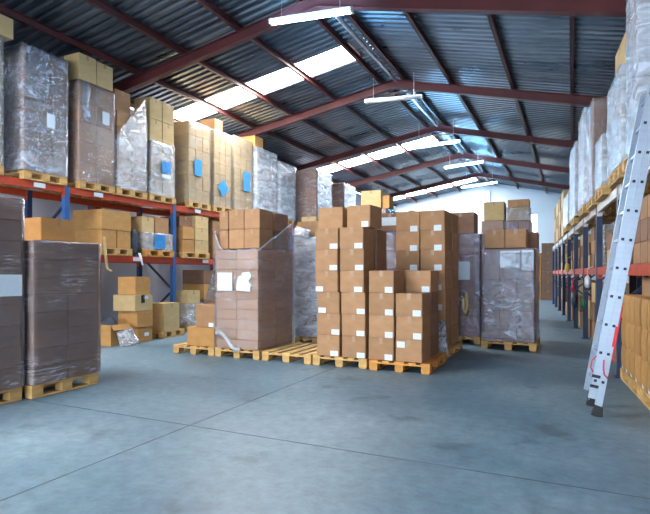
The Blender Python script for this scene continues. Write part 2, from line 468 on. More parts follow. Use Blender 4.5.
# walls
struct(MB().box(XL - .2, XL, YF, YB, 0, roof_z(XL) - .05).build('wall_left', WALLM))
struct(MB().box(XR, XR + .2, YF, YB, 0, roof_z(XR) - .03).build('wall_right', WALLM))
# end wall with window opening
wx0, wx1, wz0, wz1 = -2.45, -1.72, 3.4, 4.75
b = MB()
for (x0, x1, z0, z1f) in ((XL, wx0, 0, None), (wx1, XR, 0, None), (wx0, wx1, 0, wz0), (wx0, wx1, wz1, None)):
    pts = [(x0, z0), (x1, z0)]
    if z1f is None: pts += [(x1, roof_z(x1) + .03)] + ([(RX, roof_z(RX) + .03)] if x0 < RX < x1 else []) + [(x0, roof_z(x0) + .03)]
    else: pts += [(x1, z1f), (x0, z1f)]
    b.prism(pts, YB, YB + .2)
struct(b.build('wall_back', ENDM))
wf = MB()
for a in ((wx0, wx0 + .05, wz0, wz1), (wx1 - .05, wx1, wz0, wz1), (wx0, wx1, wz0, wz0 + .05), (wx0, wx1, wz1 - .05, wz1), (-2.1, -2.07, wz0, wz1)): wf.box(a[0], a[1], YB + .02, YB + .1, a[2], a[3])
wo = struct(wf.build('window_5', HOUS))
MB().box(wx0 + .02, wx1 - .02, YB + .1, YB + .11, wz0 + .02, wz1 - .02).build('window_pane', PANE, wo)
struct(MB().box(-4.46, -4.32, YB - .15, YB - .001, 0, roof_z(-4.4) - .5).build('trim_3', GALV))
# front gable with a wide open loading door (behind the camera)
b = MB()
b.prism([(XL, 0), (-9, 0), (-9, roof_z(-9) - .05), (XL, roof_z(XL) - .05)], YF - .2, YF)
b.prism([(1.4, 0), (XR, 0), (XR, roof_z(XR) - .05), (1.4, roof_z(1.4) - .05)], YF - .2, YF)
b.prism([(-9, 3.7), (1.4, 3.7), (1.4, roof_z(1.4) - .05), (RX, roof_z(RX) - .05), (-9, roof_z(-9) - .05)], YF - .2, YF)
struct(b.build('wall_front', WALLM))
# steel frames: rafters (I sections) with purlins above
TY = [-.63, 4.0, 8.63, 13.26, 17.9, 22.52, 27.15]
ntrim = 4
for y in TY:
    b = MB()
    for xs in ((XL, RX), (RX, XR)):
        for (wd, zt, zb) in ((.14, .15, .163), (.012, .163, .357), (.14, .357, .37)):
            a, c = xs
            b.prism([(a, roof_z(a) - zb), (c, roof_z(c) - zb), (c, roof_z(c) - zt), (a, roof_z(a) - zt)], y - wd / 2, y + wd / 2)
    b.prism([(RX - .7, roof_z(RX - .7) - .365), (RX, RZ - .5), (RX + .7, roof_z(RX + .7) - .365)], y - .07, y + .07)
    b.box(XL + .001, XL + .26, y - .08, y + .08, 0.001, roof_z(XL) - .3); b.box(XR - .26, XR - .001, y - .08, y + .08, .001, roof_z(XR) - .3)
    struct(b.build('trim_%d' % ntrim, RUST)); ntrim += 1
for x in (-9.95, -8.66, -7.39, -6.0, -4.62, -3.98, -2.76, -1.29, 0.0, 1.3):
    b = MB(); z = roof_z(x)
    b.box(x - .035, x + .035, YF, YB - .01, z - .15, z - .14); b.box(x - .035, x - .027, YF, YB - .01, z - .15, z - .012); b.box(x - .035, x + .035, YF, YB - .01, z - .02, z - .012)
    struct(b.build('trim_%d' % ntrim, PURL)); ntrim += 1
# galvanised conduit along the ridge
cd = MB().tube([(RX + .03, YF + .1, RZ - .17), (RX + .03, YB - .1, RZ - .17)], .045, 10).build('conduit', CONDUIT, smooth=True)
tag(cd, 'long galvanised conduit running under the roof ridge', 'conduit')

# ------------------------------------------------------------------ fluorescent lamps
def lamp(x0, z0, x1, z1, y, lit, label):
    root = bpy.data.objects.new('fluorescent_lamp', None); COL.objects.link(root)
    root.location = ((x0 + x1) / 2, y, (z0 + z1) / 2)
    tag(root, label, 'lamp', None)
    a = Vector((x0, y, z0)) - root.location; c = -a
    ab = a * .985; cb = c * .985
    MB().bar(a + Vector((0, 0, .055)), c + Vector((0, 0, .05)), .075, .045).build('housing', HOUS, root, bevel=.006)
    for s in (-.032, .032):
        MB().tube([ab + Vector((0, s, .0)), cb + Vector((0, s, .0))], .026 if lit else .022, 10).build('tube', TUBE if lit else TUBEOFF, root, smooth=True)
    for p in (a * .97, c * .97): MB().box(-.02, .02, -.07, .07, -.03, .05).build('end_cap', HOUS, root, tuple(p), bevel=.004)
    for f in (-.7, .7):
        p = a * abs(f) if f < 0 else c * f
        w_ = root.location + p; zt = roof_z(w_.x) - .01 - root.location.z
        MB().tube([p + Vector((0, 0, .08)), Vector((p.x, p.y, zt))], .006, 6).build('hanger', CONDUIT, root)
    return root
lamp(-5.09, 6.06, -3.41, 5.93, 8.3, True, 'lit bluish strip lamp at top of photo, before the first steel frame')
lamp(-4.96, 5.93, -3.4, 5.84, 12.9, False, 'unlit white strip lamp hanging under roof ridge by second steel frame')
lamp(-5.0, 5.72, -3.33, 5.78, 17.5, True, 'lit strip lamp second along the ridge, past the unlit one')
lamp(-4.94, 5.88, -3.28, 6.0, 22.2, True, 'lit strip lamp third along the ridge, before the farthest one')
lamp(-5.1, 5.74, -3.3, 5.88, 26.8, True, 'lit strip lamp nearest the pale end wall, above far stacks')

# ------------------------------------------------------------------ racks
def rack(name_label, origin, rz, ys, xf, xr, levels, ztop, beam_m, tags=(), side=1, upm=None):
    root = bpy.data.objects.new('pallet_rack', None); COL.objects.link(root)
    root.location = origin; root.rotation_euler = (0, 0, rz)
    tag(root, name_label, 'pallet rack')
    for i, y in enumerate(ys):
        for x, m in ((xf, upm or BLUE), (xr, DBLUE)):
            b = MB()
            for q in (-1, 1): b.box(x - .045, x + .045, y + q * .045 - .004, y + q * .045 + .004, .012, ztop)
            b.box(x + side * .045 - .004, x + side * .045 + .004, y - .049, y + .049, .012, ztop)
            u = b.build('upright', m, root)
            MB().box(x - .08, x + .08, y - .08, y + .08, 0, .012).build('foot_plate', m, u)
        zs = [.15, 1.0, 1.85, 2.7]
        zs = [z for z in zs if z < ztop]
        for k in range(len(zs) - 1):
            a, c = (xf, xr) if k % 2 == 0 else (xr, xf)
            MB().bar((a, y, zs[k + 1]), (c, y, zs[k]), .035, .05, (0, 1, 0)).build('brace', DBLUE, root)
    for z in levels:
        for k in range(len(ys) - 1):
            for x in (xf, xr):
                y0, y1 = ys[k] + .055, ys[k + 1] - .055; s = side if x == xf else -side
                b = MB(); b.box(x - .03, x + .02, y0, y1, z - .13, z)
                b.box(x - .045, x + .045, y0 - .005, y0, z - .2, z); b.box(x - .045, x + .045, y1, y1 + .005, z - .2, z)
                o = b.build('beam', beam_m if x == xf and z > 2 else RED, root, bevel=.003)
                for (ty, tz) in tags:
                    if x == xf and abs(tz - z) < .2 and y0 < ty < y1:
                        MB().box(x + side * .046 - .001, x + side * .046 + .001, ty - .11, ty + .11, z - .105, z - .025).build('beam_label', LABEL, o)
    return root
LY = [3.75, 6.6, 9.46, 12.3, 15.15, 18.0, 20.85]
XF, XB = -8.45, -9.5
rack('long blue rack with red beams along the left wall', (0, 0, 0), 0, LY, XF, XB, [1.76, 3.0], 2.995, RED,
     [(6.05, 3.0), (7.3, 3.0), (8.3, 1.76), (10.3, 3.0), (10.6, 1.76)])
RO = (.65, 6.0, 0); RR = R(4.38)   # right rack: front face passes here, turned a little
RYS = [-.72, 2.0, 4.2, 6.4, 8.6, 10.8, 13.0, 15.2, 17.4, 19.6]
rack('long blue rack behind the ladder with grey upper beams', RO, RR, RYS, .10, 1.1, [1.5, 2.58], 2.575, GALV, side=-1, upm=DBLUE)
def rl(v, u):
    """rack-local (depth v, along u) -> world"""
    c, s = math.cos(RR), math.sin(RR)
    return RO[0] + v * c - u * s, RO[1] + v * s + u * c

# ------------------------------------------------------------------ left rack, upper level
XFL = -8.4   # aisle face of the loads
def up_load(y0, y1, ztop, nx, ny, nz, fm, label, m=CB, depth=1.1, sheets=(), hem=None, seed=0, film_h=None, xf=XFL, plabel=None, amp=.014):
    zb = 3.002; cx = xf - depth / 2; cy = (y0 + y1) / 2
    pallet(cx, cy, zb, 1.15, round(y1 - y0, 1) if False else .84, plabel, turn=False)
    return load(cx, cy, zb + .146, depth, y1 - y0, ztop - zb - .146, nx, ny, nz, fm, label, m, seed=seed, sheets=sheets, hem=hem, film_h=film_h, amp=amp)
BL = 'bluish paper sheet'
up_load(4.58, 5.38, 5.25, 2, 2, 6, F_WHITE, 'pale wrapped load cut off by the left photo edge, on the upper shelf', CBY, seed=1, plabel='pallet under the load cut off at the top left')
carton(-8.72, 5.24, 5.262, .75, .6, .33, 'yellowish carton on top of the load cut off at top left', CBY)
T1 = up_load(5.74, 6.58, 5.30, 3, 3, 6, F_BLUE, 'tall shiny bluish load with one white sheet, first in full view on upper shelf', CBR, seed=2,
        sheets=[('+x', .09, .95, .16, .25, LABEL, BL, 0)], plabel='pallet under the tall shiny bluish load, above a beam label')
film_glare(T1, '+x', -.41, .0, 1.25, 2.12, .55 + .06, F_GLARE, 4, .015)
T2 = up_load(6.85, 7.67, 5.06, 2, 2, 5, F_CLEAR, 'clear wrapped load with a pale blue sheet and bare cartons on top', CB, seed=3,
        sheets=[('+x', .22, 1.32, .17, .25, LABEL, BL, 0)], plabel='pallet under the clear load topped by two bare cartons')
film_glare(T2, '+x', -.40, -.22, 1.15, 1.88, .55 + .05, F_GLARE, 6, .02)
carton(-8.62, 7.05, 5.075, .42, .4, .50, 'yellowish bare carton nearer the camera atop the clear wrapped load', CBY, tape='x')
carton(-8.62, 7.46, 5.075, .42, .4, .48, 'yellowish bare carton farther one atop the clear wrapped load', CBY, tape='x')
carton(-9.08, 7.25, 5.075, .46, .8, .5, 'dull wide carton at the back atop the clear wrapped load', CBR, tape='x')
def hem3(s, t):
    if s == 1: return 1.1 + 1.0 * t if t < .95 else 2.1
    return 1.15 if s == 0 else 1.55
up_load(7.76, 8.55, 4.75, 2, 2, 5, F_WHITE, 'load with torn milky film rising to a peak on the upper shelf', CB, seed=4, hem=hem3, plabel='pallet under the load with torn peaked film', amp=.014)
carton(-8.75, 8.0, 4.757, .5, .42, .45, 'carton standing on the torn film load', CB, tape='x')
up_load(8.70, 9.43, 4.35, 2, 2, 4, F_WHITE, 'half wrapped load with small blue print under four yellowish cartons', CBY, seed=5,
        sheets=[('+x', .1, .66, .28, .26, BLUEP, 'blue print', 0), ('+x', .1, .45, .28, .08, LABEL, None, 0)], plabel='pallet under the half wrapped load with blue print')
for k in range(2):
    for j in range(2):
        carton(-8.65, 8.87 + .39 * j, 4.365 + .47 * k, .48, .375, .465, 'yellowish carton, %s layer, %s of four above the half wrapped load' % (('lower', 'upper')[k], ('nearer', 'farther')[j]), CBY, tape='x')
up_load(9.95, 10.76, 5.12, 2, 3, 6, F_THIN, 'tall cream load with blue sheet beside a dark gap on upper shelf', CBY, seed=6,
        sheets=[('+x', -.12, .86, .27, .4, BLUEP, 'blue print', 0)], plabel='pallet under the tall cream load with tall blue sheet')
up_load(10.95, 11.68, 5.15, 2, 3, 7, F_THIN, 'tall cream load with blue diamond sign on the upper shelf', CBY, seed=7,
        sheets=[('+x', -.05, .5, .34, .34, BLUEP, 'blue diamond', R(45))], plabel='pallet under the load with the blue diamond')
carton(-8.7, 11.2, 5.16, .5, .34, .3, 'small tan carton on the load with the blue diamond', CB, tape='x')
up_load(11.85, 12.72, 5.2, 2, 3, 7, F_THIN, 'tall cream load with blue oblong print after the diamond load', CBY, seed=8,
        sheets=[('+x', .12, .85, .34, .55, BLUEP, 'blue print', 0)], plabel='pallet under the cream load with blue oblong print')
up_load(12.9, 14.1, 5.12, 2, 2, 5, F_SHELL, 'white filmed load with orange boxes showing, after the cream loads', CBO, seed=9, plabel='pallet under the white filmed load with orange boxes', amp=.03)
carton(-8.72, 13.2, 5.135, .5, .45, .34, 'orange carton half covered on the white filmed load', CBO, tape='x')
up_load(14.25, 15.3, 4.95, 2, 2, 5, F_SHELL, 'white filmed load last before the dark front load', CBY, seed=10, plabel='pallet under the last white filmed load', amp=.03)
T9 = up_load(16.0, 17.2, 4.98, 2, 2, 1, F_CLEAR, 'dark brown load with broad front and white filmed side, far along the rack', CBR, .95, seed=11, xf=-7.95, plabel='pallet under the dark load with broad front')
film_glare(T9, '+x', -.58, .58, .03, 1.8, .95 / 2 + .04, F_SHELL, 4, .012)
TX = up_load(18.45, 19.6, 4.9, 2, 2, 1, F_CLEAR, 'farthest load on the upper shelf, dark front and white side', CBR, .95, seed=12, xf=-8.0, plabel='pallet under the farthest upper shelf load')

film_glare(TX, '+x', -.56, .56, .03, 1.7, .95 / 2 + .04, F_SHELL, 5, .012)

# ------------------------------------------------------------------ left rack, middle level
zm = 1.762
pallet(-8.85, 7.72, zm, 1.0, .8, 'pallet under the huge tan carton on the middle shelf')
z = zm + .147
carton(-8.8, 7.56, z, .8, .36, .36, 'lower tan carton nearer camera under the huge carton on middle shelf', CBO, tape='x')
carton(-8.8, 7.94, z, .8, .36, .36, 'lower tan carton farther from camera under the huge carton on middle shelf', CBO, tape='x')
carton(-8.8, 7.745, z + .363, .82, .76, .4, 'huge tan carton on the middle shelf beside the dark bag', CBO, tape='x')
carton(-9.05, 8.3, 2.31, .4, .3, .26, 'small brown carton at back between huge carton and blue printed load', CBR)
carton(-9.05, 8.3, 1.77, .42, .3, .53, 'brown carton at shelf back under a smaller one, by the dark bag', CBR)
def blob(name, c, r, m, label, cat, seed=0, squash=(1, 1, 1), amp=.25):
    bm = bmesh.new(); bmesh.ops.create_icosphere(bm, subdivisions=3, radius=1)
    for v in bm.verts:
        k = 1 + amp * noise.noise(v.co * 2.1 + Vector((seed, 3, 1))) + amp * .5 * noise.noise(v.co * 5 + Vector((seed, 0, 0)))
        v.co = Vector((v.co.x * r * squash[0] * k, v.co.y * r * squash[1] * k, max(v.co.z * k, -.85) * r * squash[2]))
    for f in bm.faces: f.smooth = True
    me = bpy.data.meshes.new(name); bm.to_mesh(me); bm.free()
    o = link(name, me, m, None, c); zmin = min(v.co.z for v in me.vertices); o.location.z -= zmin
    return tag(o, label, cat)
blob('cloth_bundle', (-8.52, 8.27, zm), .2, DRUM, 'dark blue crumpled bundle beside the huge tan carton', 'bundle', 3, (.6, .55, 1.6))
pallet(-8.85, 8.95, zm, 1.0, .88, 'yellow pallet under the blue printed load on middle shelf', WOODO)
load(-8.8, 8.93, zm + .147, .82, .84, .38, 2, 2, 2, F_WHITE, 'low filmed load with blue print on the yellow pallet', CBY, seed=21, sheets=[('+x', .0, .19, .34, .32, BLUEP, 'blue print', 0)], detail=.8)
z2 = zm + .147 + .39
carton(-8.8, 8.67, z2, .7, .36, .34, 'cream carton nearer camera on the blue printed load', CBY, tape='x')
carton(-8.8, 9.1, z2, .7, .44, .36, 'tan carton farther from camera on the blue printed load', CB, tape='x')
pallet(-8.85, 10.2, zm, 1.0, 1.0, 'pallet of mixed tan and cream cartons past the blue post on middle shelf')
zc = zm + .146
for k in range(2): carton(-8.65, 9.94, zc + .31 * k, .5, .44, .3, '%s orange carton beside the cream column past the blue post' % ('lower', 'upper')[k], CBO, rz=R(3 * k), tape='x')
carton(-8.78, 9.94, zc + .62, .6, .46, .24, 'dull carton on the two orange cartons past the blue post', CBR, tape='x')
for k in range(3): carton(-8.65, 10.45, zc + .305 * k, .5, .52, .3, '%s cream carton of three in the column past the blue post' % ('bottom', 'middle', 'top')[k], CBY, rz=R((k - 1) * 1.5), tape='x')
for k in range(3): carton(-8.75, 11.2, zm + .02 + .33 * k, .6, .5, .32, '%s brown carton of three behind the cream column, in shadow' % ('bottom', 'middle', 'top')[k], CB, tape='x')
carton(-8.6, 11.85, zm + .02, .5, .5, .6, 'tall dull carton far along the middle shelf', CBR, tape='x')
# torn paper strap hanging off the shelf
st = sheet_drape('hanging_strap', [[(-8.36, 7.36, 2.12), (-8.35, 7.42, 2.12)], [(-8.33, 7.37, 1.8), (-8.32, 7.43, 1.78)], [(-8.34, 7.41, 1.5), (-8.33, 7.47, 1.49)], [(-8.3, 7.5, 1.42), (-8.29, 7.55, 1.45)]], STRAP, sub=4, amp=.01)
tag(st, 'torn tan strap hanging in front of the middle shelf beam', 'strap')
sp = sheet_drape('hanging_film', [[(-8.36, 8.28, 1.83), (-8.36, 8.36, 1.83)], [(-8.33, 8.31, 1.7), (-8.33, 8.38, 1.69)], [(-8.33, 8.36, 1.57), (-8.33, 8.4, 1.56)]], WBAG, sub=4, amp=.015)
tag(sp, 'white film scrap hanging over the middle shelf beam', 'film')

# ------------------------------------------------------------------ left, on the ground
zs = [0.004, .302, .633, .97]
carton(-8.1, 7.97, .002, .5, .4, .3, 'orange carton at the bottom of the four carton stack under rack', CBO, tape='x', lab=('+x', .1, .5, .12, .07))
carton(-8.1, 7.96, .305, .54, .42, .325, 'orange carton second from floor in the four carton stack', CBO, tape='x', rz=R(-2))
c_ = carton(-8.14, 7.93, .633, .6, .48, .325, 'wide cream carton third from floor with torn dark hole', CBY, tape='x')
sticker(c_, '+x', .6, .48, .325, -.03, .24, .1, .16, RUB, 'hole', 'dark torn hole'); sticker(c_, '+x', .6, .48, .325, .05, .27, .14, .07, LABEL)
carton(-8.12, 7.94, .962, .48, .40, .36, 'tan carton on top of the four carton stack under rack', CBO, tape='x')
pallet(-8.13, 8.85, 0, .5, .7, 'small pallet under the large cream carton by blue post')
carton(-8.1, 8.8, .146, .42, .48, .6, 'large cream carton on a small pallet by the blue post', CBY, tape='x')
pallet(-8.55, 9.95, 0, .7, .6, 'pallet under the small white filmed load below rack')
load(-8.55, 9.95, .146, .66, .56, .52, 1, 2, 2, F_WHITE, 'small white filmed load on pallet below the rack', CBY, seed=31, amp=.03)
carton(-8.5, 9.95, .675, .52, .46, .3, 'cream carton on the small white filmed load', CBY, tape='x')
for k in range(4): carton(-8.85, 11.0, .004 + .37 * k, .7, .7, .365, 'brown carton, %s of four stacked on the floor below rack, behind the film tail' % ('bottom', 'second', 'third', 'top')[k], (CB, CBR, CBO, CBR)[k], tape='x')
for k in range(4): carton(-8.8, 11.82, .004 + .36 * k, .7, .7, .355, 'carton, %s of four in the farthest floor stack below rack' % ('bottom', 'second', 'third', 'top')[k], (CBO, CBR, CB, CBO)[k], tape='x')
# open carton with film round it
oc = MB()
for a in ((-.28, -.265, -.22, .22), (.265, .28, -.22, .22), (-.265, .265, -.22, -.205), (-.265, .265, .205, .22)): oc.box(a[0], a[1], a[2], a[3], 0, .4)
oc.box(-.265, .265, -.205, .205, 0, .012)
op = oc.build('open_carton', CBO, None, (-8.2, 7.38, .003)); tag(op, 'open tan carton with dark contents beside the four carton stack', 'carton')
for s in (-1, 1):
    MB().bar((s * .285, 0, .40), (s * .36, 0, .3), .43, .008, (0, 0, 1)).build('flap', CBO, op)
blob('cloth_bundle', (-8.2, 7.38, .017), .21, DRUM, 'dark bundle inside the open tan carton', 'bundle', 9, (1.0, .75, 1.35), .12)
sc_ = sheet_drape('crumpled_film', [[(-7.83, 7.22, .27), (-7.83, 7.42, .3), (-7.83, 7.6, .33)], [(-7.77, 7.2, .14), (-7.75, 7.42, .15), (-7.76, 7.62, .17)], [(-7.68, 7.16, .012), (-7.63, 7.4, .012), (-7.66, 7.66, .012)]], F_WHITE, sub=6, amp=.05)
tag(sc_, 'crumpled clear film on the floor against the open carton', 'film')

# two wrapped loads standing on the floor at the left
pallet(-5.92, 3.28, 0, .9, .9, 'pallet under the tall load at the left photo edge')
load(-5.92, 3.28, .147, .92, .88, 2.06, 2, 2, 9, F_GREY, 'tall grey filmed load with pale sheet standing at the left photo edge', CBR, seed=41,
     sheets=[('+x', .3, 1.12, .3, .23, LABEL, BL, 0)], detail=1.4)
pallet(-5.86, 4.25, 0, .9, .9, 'pallet under the lower grey filmed load with carton on top')
load(-5.86, 4.25, .147, .92, .88, 1.62, 2, 2, 8, F_GREY, 'lower grey filmed load with one orange carton on top', CBR, seed=42, detail=1.6)
carton(-5.85, 4.28, 1.785, .5, .46, .27, 'orange carton lying on the lower grey filmed load', CBO, tape='x')

# ------------------------------------------------------------------ centre: front row of five pallets
PW, PD = .88, 1.2
PX = [-5.88, -4.98, -4.05, -3.14, -2.22]
PY = 7.68
pallet(PX[0], PY, 0, PW, PD, 'pallet at the end of the row with two loose cartons on it')
pallet(PX[1], PY, 0, PW, PD, 'pallet under the pinkish half unwrapped load')
pallet(PX[2], PY, 0, PW, PD, 'empty pallet in the row between the loads')
pallet(PX[3], PY, 0, PW, PD, 'pallet under the seven high carton stack beside empty pallet')
pallet(PX[4], PY - .03, 0, PW, PD, 'darker orange pallet under the short carton stack at the row corner', WOODO, rz=R(1.5))
# A
carton(-5.755, 7.33, .147, .58, .42, .32, 'orange carton lower of two on the end pallet', CBO, tape='x')
carton(-5.67, 7.33, .47, .42, .38, .38, 'tan carton upper of two on the end pallet', CB, tape='x', lab=('-y', .3, .12, .1, .07))
# B
def hemB(s, t):
    w = .03 * noise.noise(Vector((t * 6, s, 2)))
    if s == 0: return (1.95 - t * 2.2 if t < .12 else 1.66 - .03 * math.sin(t * 3.1)) - (.0 if t > .1 else 0) + w if t < .9 else 1.63 + w
    if s == 1: return 1.63 + .56 * t + w
    if s == 2: return 2.19 - .3 * t
    return 1.9 + .05 * t
BW, BD = .83, 1.16
bl_ = load(PX[1], 7.66, .147, BW, BD, 1.64, 2, 2, 10, F_CLEAR, 'pinkish load with two white sheets, film slipped from its top cartons', CB, seed=51, hem=hemB,
     sheets=[('-y', -.25, 1.11, .3, .3, LABEL, 'white paper sheet', 0)], detail=1.7)
b = MB(); y_ = -BD / 2 - .04
b.prism([(.02, .97), (.3, .95), (.29, 1.03), (.33, 1.05), (.25, 1.12), (.32, 1.2), (.28, 1.27), (.13, 1.26), (.13, 1.21), (.06, 1.2), (.03, 1.1)], y_ - .001, y_)
o = b.build('paper_sheet', LABEL, bl_); o['label'] = 'torn white paper sheet'
# slipped film: loose tail at its left and a ruffle at its foot
sheet_drape('film_tail', [[(-.435, -.58, 1.62), (-.435, -.45, 1.66), (-.435, -.2, 1.66)], [(-.52, -.55, 1.2), (-.5, -.4, 1.2), (-.47, -.1, 1.2)], [(-.78, -.42, .78), (-.7, -.2, .77), (-.6, 0, .78)]], F_WHITE, bl_, sub=6, amp=.04)
hp = []
for s_, t0_, t1_ in ((3, .75, 1), (0, 0, 1), (1, 0, 1)):
    for q in range(9):
        t = t0_ + (t1_ - t0_) * q / 9
        c0, c1 = {3: ((-.435, .6), (-.435, -.6)), 0: ((-.435, -.6), (.435, -.6)), 1: ((.435, -.6), (.435, .6))}[s_]
        hp.append((c0[0] + (c1[0] - c0[0]) * t + .008 * math.sin(q * 2), c0[1] + (c1[1] - c0[1]) * t, hemB(s_, t) - .012 + .012 * math.sin(q * 2.6)))
MB().tube(hp, .01, 7).build('film_hem', F_HEM, bl_, smooth=True)
fr = []
for i in range(9):
    t = i / 8; zc_ = .22 - .2 * t + .07 * math.sin(t * 6); fr.append([(-.4 + .5 * t, -BD / 2 - .035 - .02 * math.sin(t * 9), zc_ + .05), (-.4 + .5 * t, -BD / 2 - .05, zc_ - .035 * math.sin(t * 3))])
sheet_drape('film_ruffle', fr, F_HEM, bl_, sub=3, amp=.01)
zt = .147 + 1.645
for j, (yy, dd) in enumerate(((7.42, .5), (7.93, .5))):
    for i, (xx, ww) in enumerate(((-5.28, .22), (-5.0, .32), (-4.73, .0))):
        pass
zt += .012
for k in range(2):
    nm = ('lower', 'upper')[k]; z_ = zt + .323 * k
    carton(-5.295, 7.37, z_, .18, .42, .31, 'narrow %s carton at left on top of the pinkish load' % nm, CB, tape='y')
    carton(-5.04, 7.37, z_, .3, .42, .32, '%s carton in the middle column on top of the pinkish load' % nm, CB, tape='y', rz=R(.5 - k))
    carton(-4.735, 7.37, z_, .295, .42, .32, '%s carton in the corner column on top of the pinkish load' % nm, CB, tape='y', rz=R(k * .8))
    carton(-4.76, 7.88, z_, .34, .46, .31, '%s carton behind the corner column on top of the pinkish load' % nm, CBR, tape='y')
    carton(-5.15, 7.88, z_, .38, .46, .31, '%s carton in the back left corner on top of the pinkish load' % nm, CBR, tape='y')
# D: seven high, two by two columns
zb = .1475
LX = [-3.325, -2.925]; hs = .322
for i, x in enumerate(LX):
    for k in range(6):
        jx, jr = random.uniform(-.012, .012), R(random.uniform(-2.2, 2.2))
        lu = random.choice((.3, .32, .27)) * (-1 if (i == 0 and k in (2, 3)) else 1)
        carton(x + jx + (.012 if k < 3 else -.012), 7.33, zb + hs * k, .375, .475, hs - .002,
               'labelled carton, %s in the %s column of the tall stack beside empty pallet' % (ORD[k], ('outer', 'inner')[i]), CB, jr,
               tape='y', lab=('-y', lu, .14, .125, .078))
for k in range(6):
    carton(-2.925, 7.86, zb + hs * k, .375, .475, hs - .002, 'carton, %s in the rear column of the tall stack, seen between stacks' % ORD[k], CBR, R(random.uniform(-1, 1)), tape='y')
carton(-3.36, 7.45, zb + hs * 6, .40, .44, .33, 'unlabelled top carton on the tall stack beside empty pallet', CB, R(3), tape='y')
carton(-2.86, 7.42, zb + hs * 6, .38, .44, .33, 'labelled top carton on the inner column of the tall stack', CB, R(-4), tape='y', lab=('-y', .28, .14, .11, .085))
# E: short stack at the corner
EX = [-2.48, -2.075]
for i, x in enumerate(EX):
    for k in range((4, 3)[i]):
        lu = .3 if (i, k) not in ((1, 0), (1, 1)) else (-.3, .3)[k]
        carton(x + random.uniform(-.008, .008), 7.33, zb + hs * k, .378, .475, hs - .002,
               'labelled carton, %s in the %s front column of the short corner stack' % (ORD[k], ('inner', 'outer')[i]), CB, R(random.uniform(-1.8, 1.8)),
               tape='y', lab=('-y', lu, .14 if (i, k) != (1, 0) else .75, .115, .085))
for k in range(4):
    carton(-2.075, 7.85, zb + hs * k, .378, .475, hs - .002, 'carton, %s in the rear outer column of the short corner stack' % ORD[k], (CB, CBR)[k < 3], R(random.uniform(-1.5, 1.5)),
           tape='y', lab=('-y', .3, .14, .115, .085) if k == 3 else None)
# F: tall stack behind
pallet(-2.28, 9.15, 0, .9, 1.15, 'pallet under the seven high labelled stack behind the short stack')
FX = [-2.52, -2.09]
for i, x in enumerate(FX):
    for j, y in enumerate((8.82, 9.4)):
        if (i, j) == (0, 1): continue
        for k in range(7):
            nm = (('inner front', 'inner back'), ('outer front', 'outer back'))[i][j]
            carton(x + random.uniform(-.006, .006), y, zb + .328 * k, .41, .55, .325,
                   'carton, %s in the %s column of the tall stack behind the short stack' % (ORD[k], nm), CB, R(random.uniform(-.3, .3)), tape='y',
                   lab=('-y', (.26, .22)[i], .1, .125, .095) if j == 0 else None)
fh = sheet_drape('hanging_film', [[(-1.99, 8.5, .62), (-1.86, 8.5, .62)], [(-1.98, 8.48, .4), (-1.84, 8.48, .4)], [(-1.98, 8.46, .2), (-1.83, 8.45, .2)], [(-2.02, 8.4, .02), (-1.78, 8.38, .02)]], F_WHITE, sub=5, amp=.03)
tag(fh, 'strip of clear film hanging to the floor between the two corner stacks', 'film')
# G and H: filmed loads of the second row
pallet(-3.2, 9.5, 0, .88, 1.0, 'pallet under the violet load between the tall stacks')
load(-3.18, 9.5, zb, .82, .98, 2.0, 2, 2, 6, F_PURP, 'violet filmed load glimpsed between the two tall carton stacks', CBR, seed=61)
carton(-3.0, 9.3, zb + 2.012, .44, .5, .33, 'carton with pale label on the violet load between stacks', CBR, lab=('-y', -.05, .55, .38, .15), tape='y')
pallet(-4.5, 9.55, 0, .9, 1.1, 'pallet under the pale filmed load behind the empty pallet')
load(-4.48, 9.55, zb, .9, 1.06, 1.96, 2, 2, 6, F_SHELL, 'pale violet filmed load behind the empty pallet', CBR, seed=62, amp=.03)  # whiter film here stands in for glare on the wrap
carton(-4.72, 9.45, zb + 1.985, .4, .45, .3, 'brown carton on the pale load behind the empty pallet', CB, tape='y')
carton(-4.2, 9.3, zb + 1.985, .38, .45, .3, 'brown carton on the pale load near the tall stack', CB, tape='y')
wb = sheet_drape('crumpled_film', [[(-4.98, 9.2, 2.36), (-4.85, 9.1, 2.3), (-4.6, 9.08, 2.24)], [(-4.98, 9.0, 2.25), (-4.84, 9.0, 2.22), (-4.62, 8.98, 2.18)], [(-4.97, 8.96, 2.12), (-4.83, 8.96, 2.1), (-4.6, 8.95, 2.08)]], F_WHITE, sub=5, amp=.03)
tag(wb, 'crumpled white film draped at the carton on the pale load', 'film')
# I: load further back, with odds on top
pallet(-5.95, 12.2, 0, .9, 1.2, 'pallet under the brown load seen over the pinkish load')
load(-5.95, 12.2, zb, .88, 1.16, 2.25, 2, 2, 7, F_CLEAR, 'brown filmed load far back between rack and carton stacks', CB, seed=63)
carton(-6.2, 11.95, zb + 2.26, .36, .4, .3, 'orange brown carton on the far load between rack and stacks', CBO, tape='y')
carton(-5.8, 11.95, zb + 2.26, .38, .4, .18, 'low white topped carton on the far load between rack and stacks', CBR, tape='y')
carton(-6.05, 11.95, zb + 2.565, .42, .4, .12, 'flat pale carton across the two on the far load', CBY, tape='y')
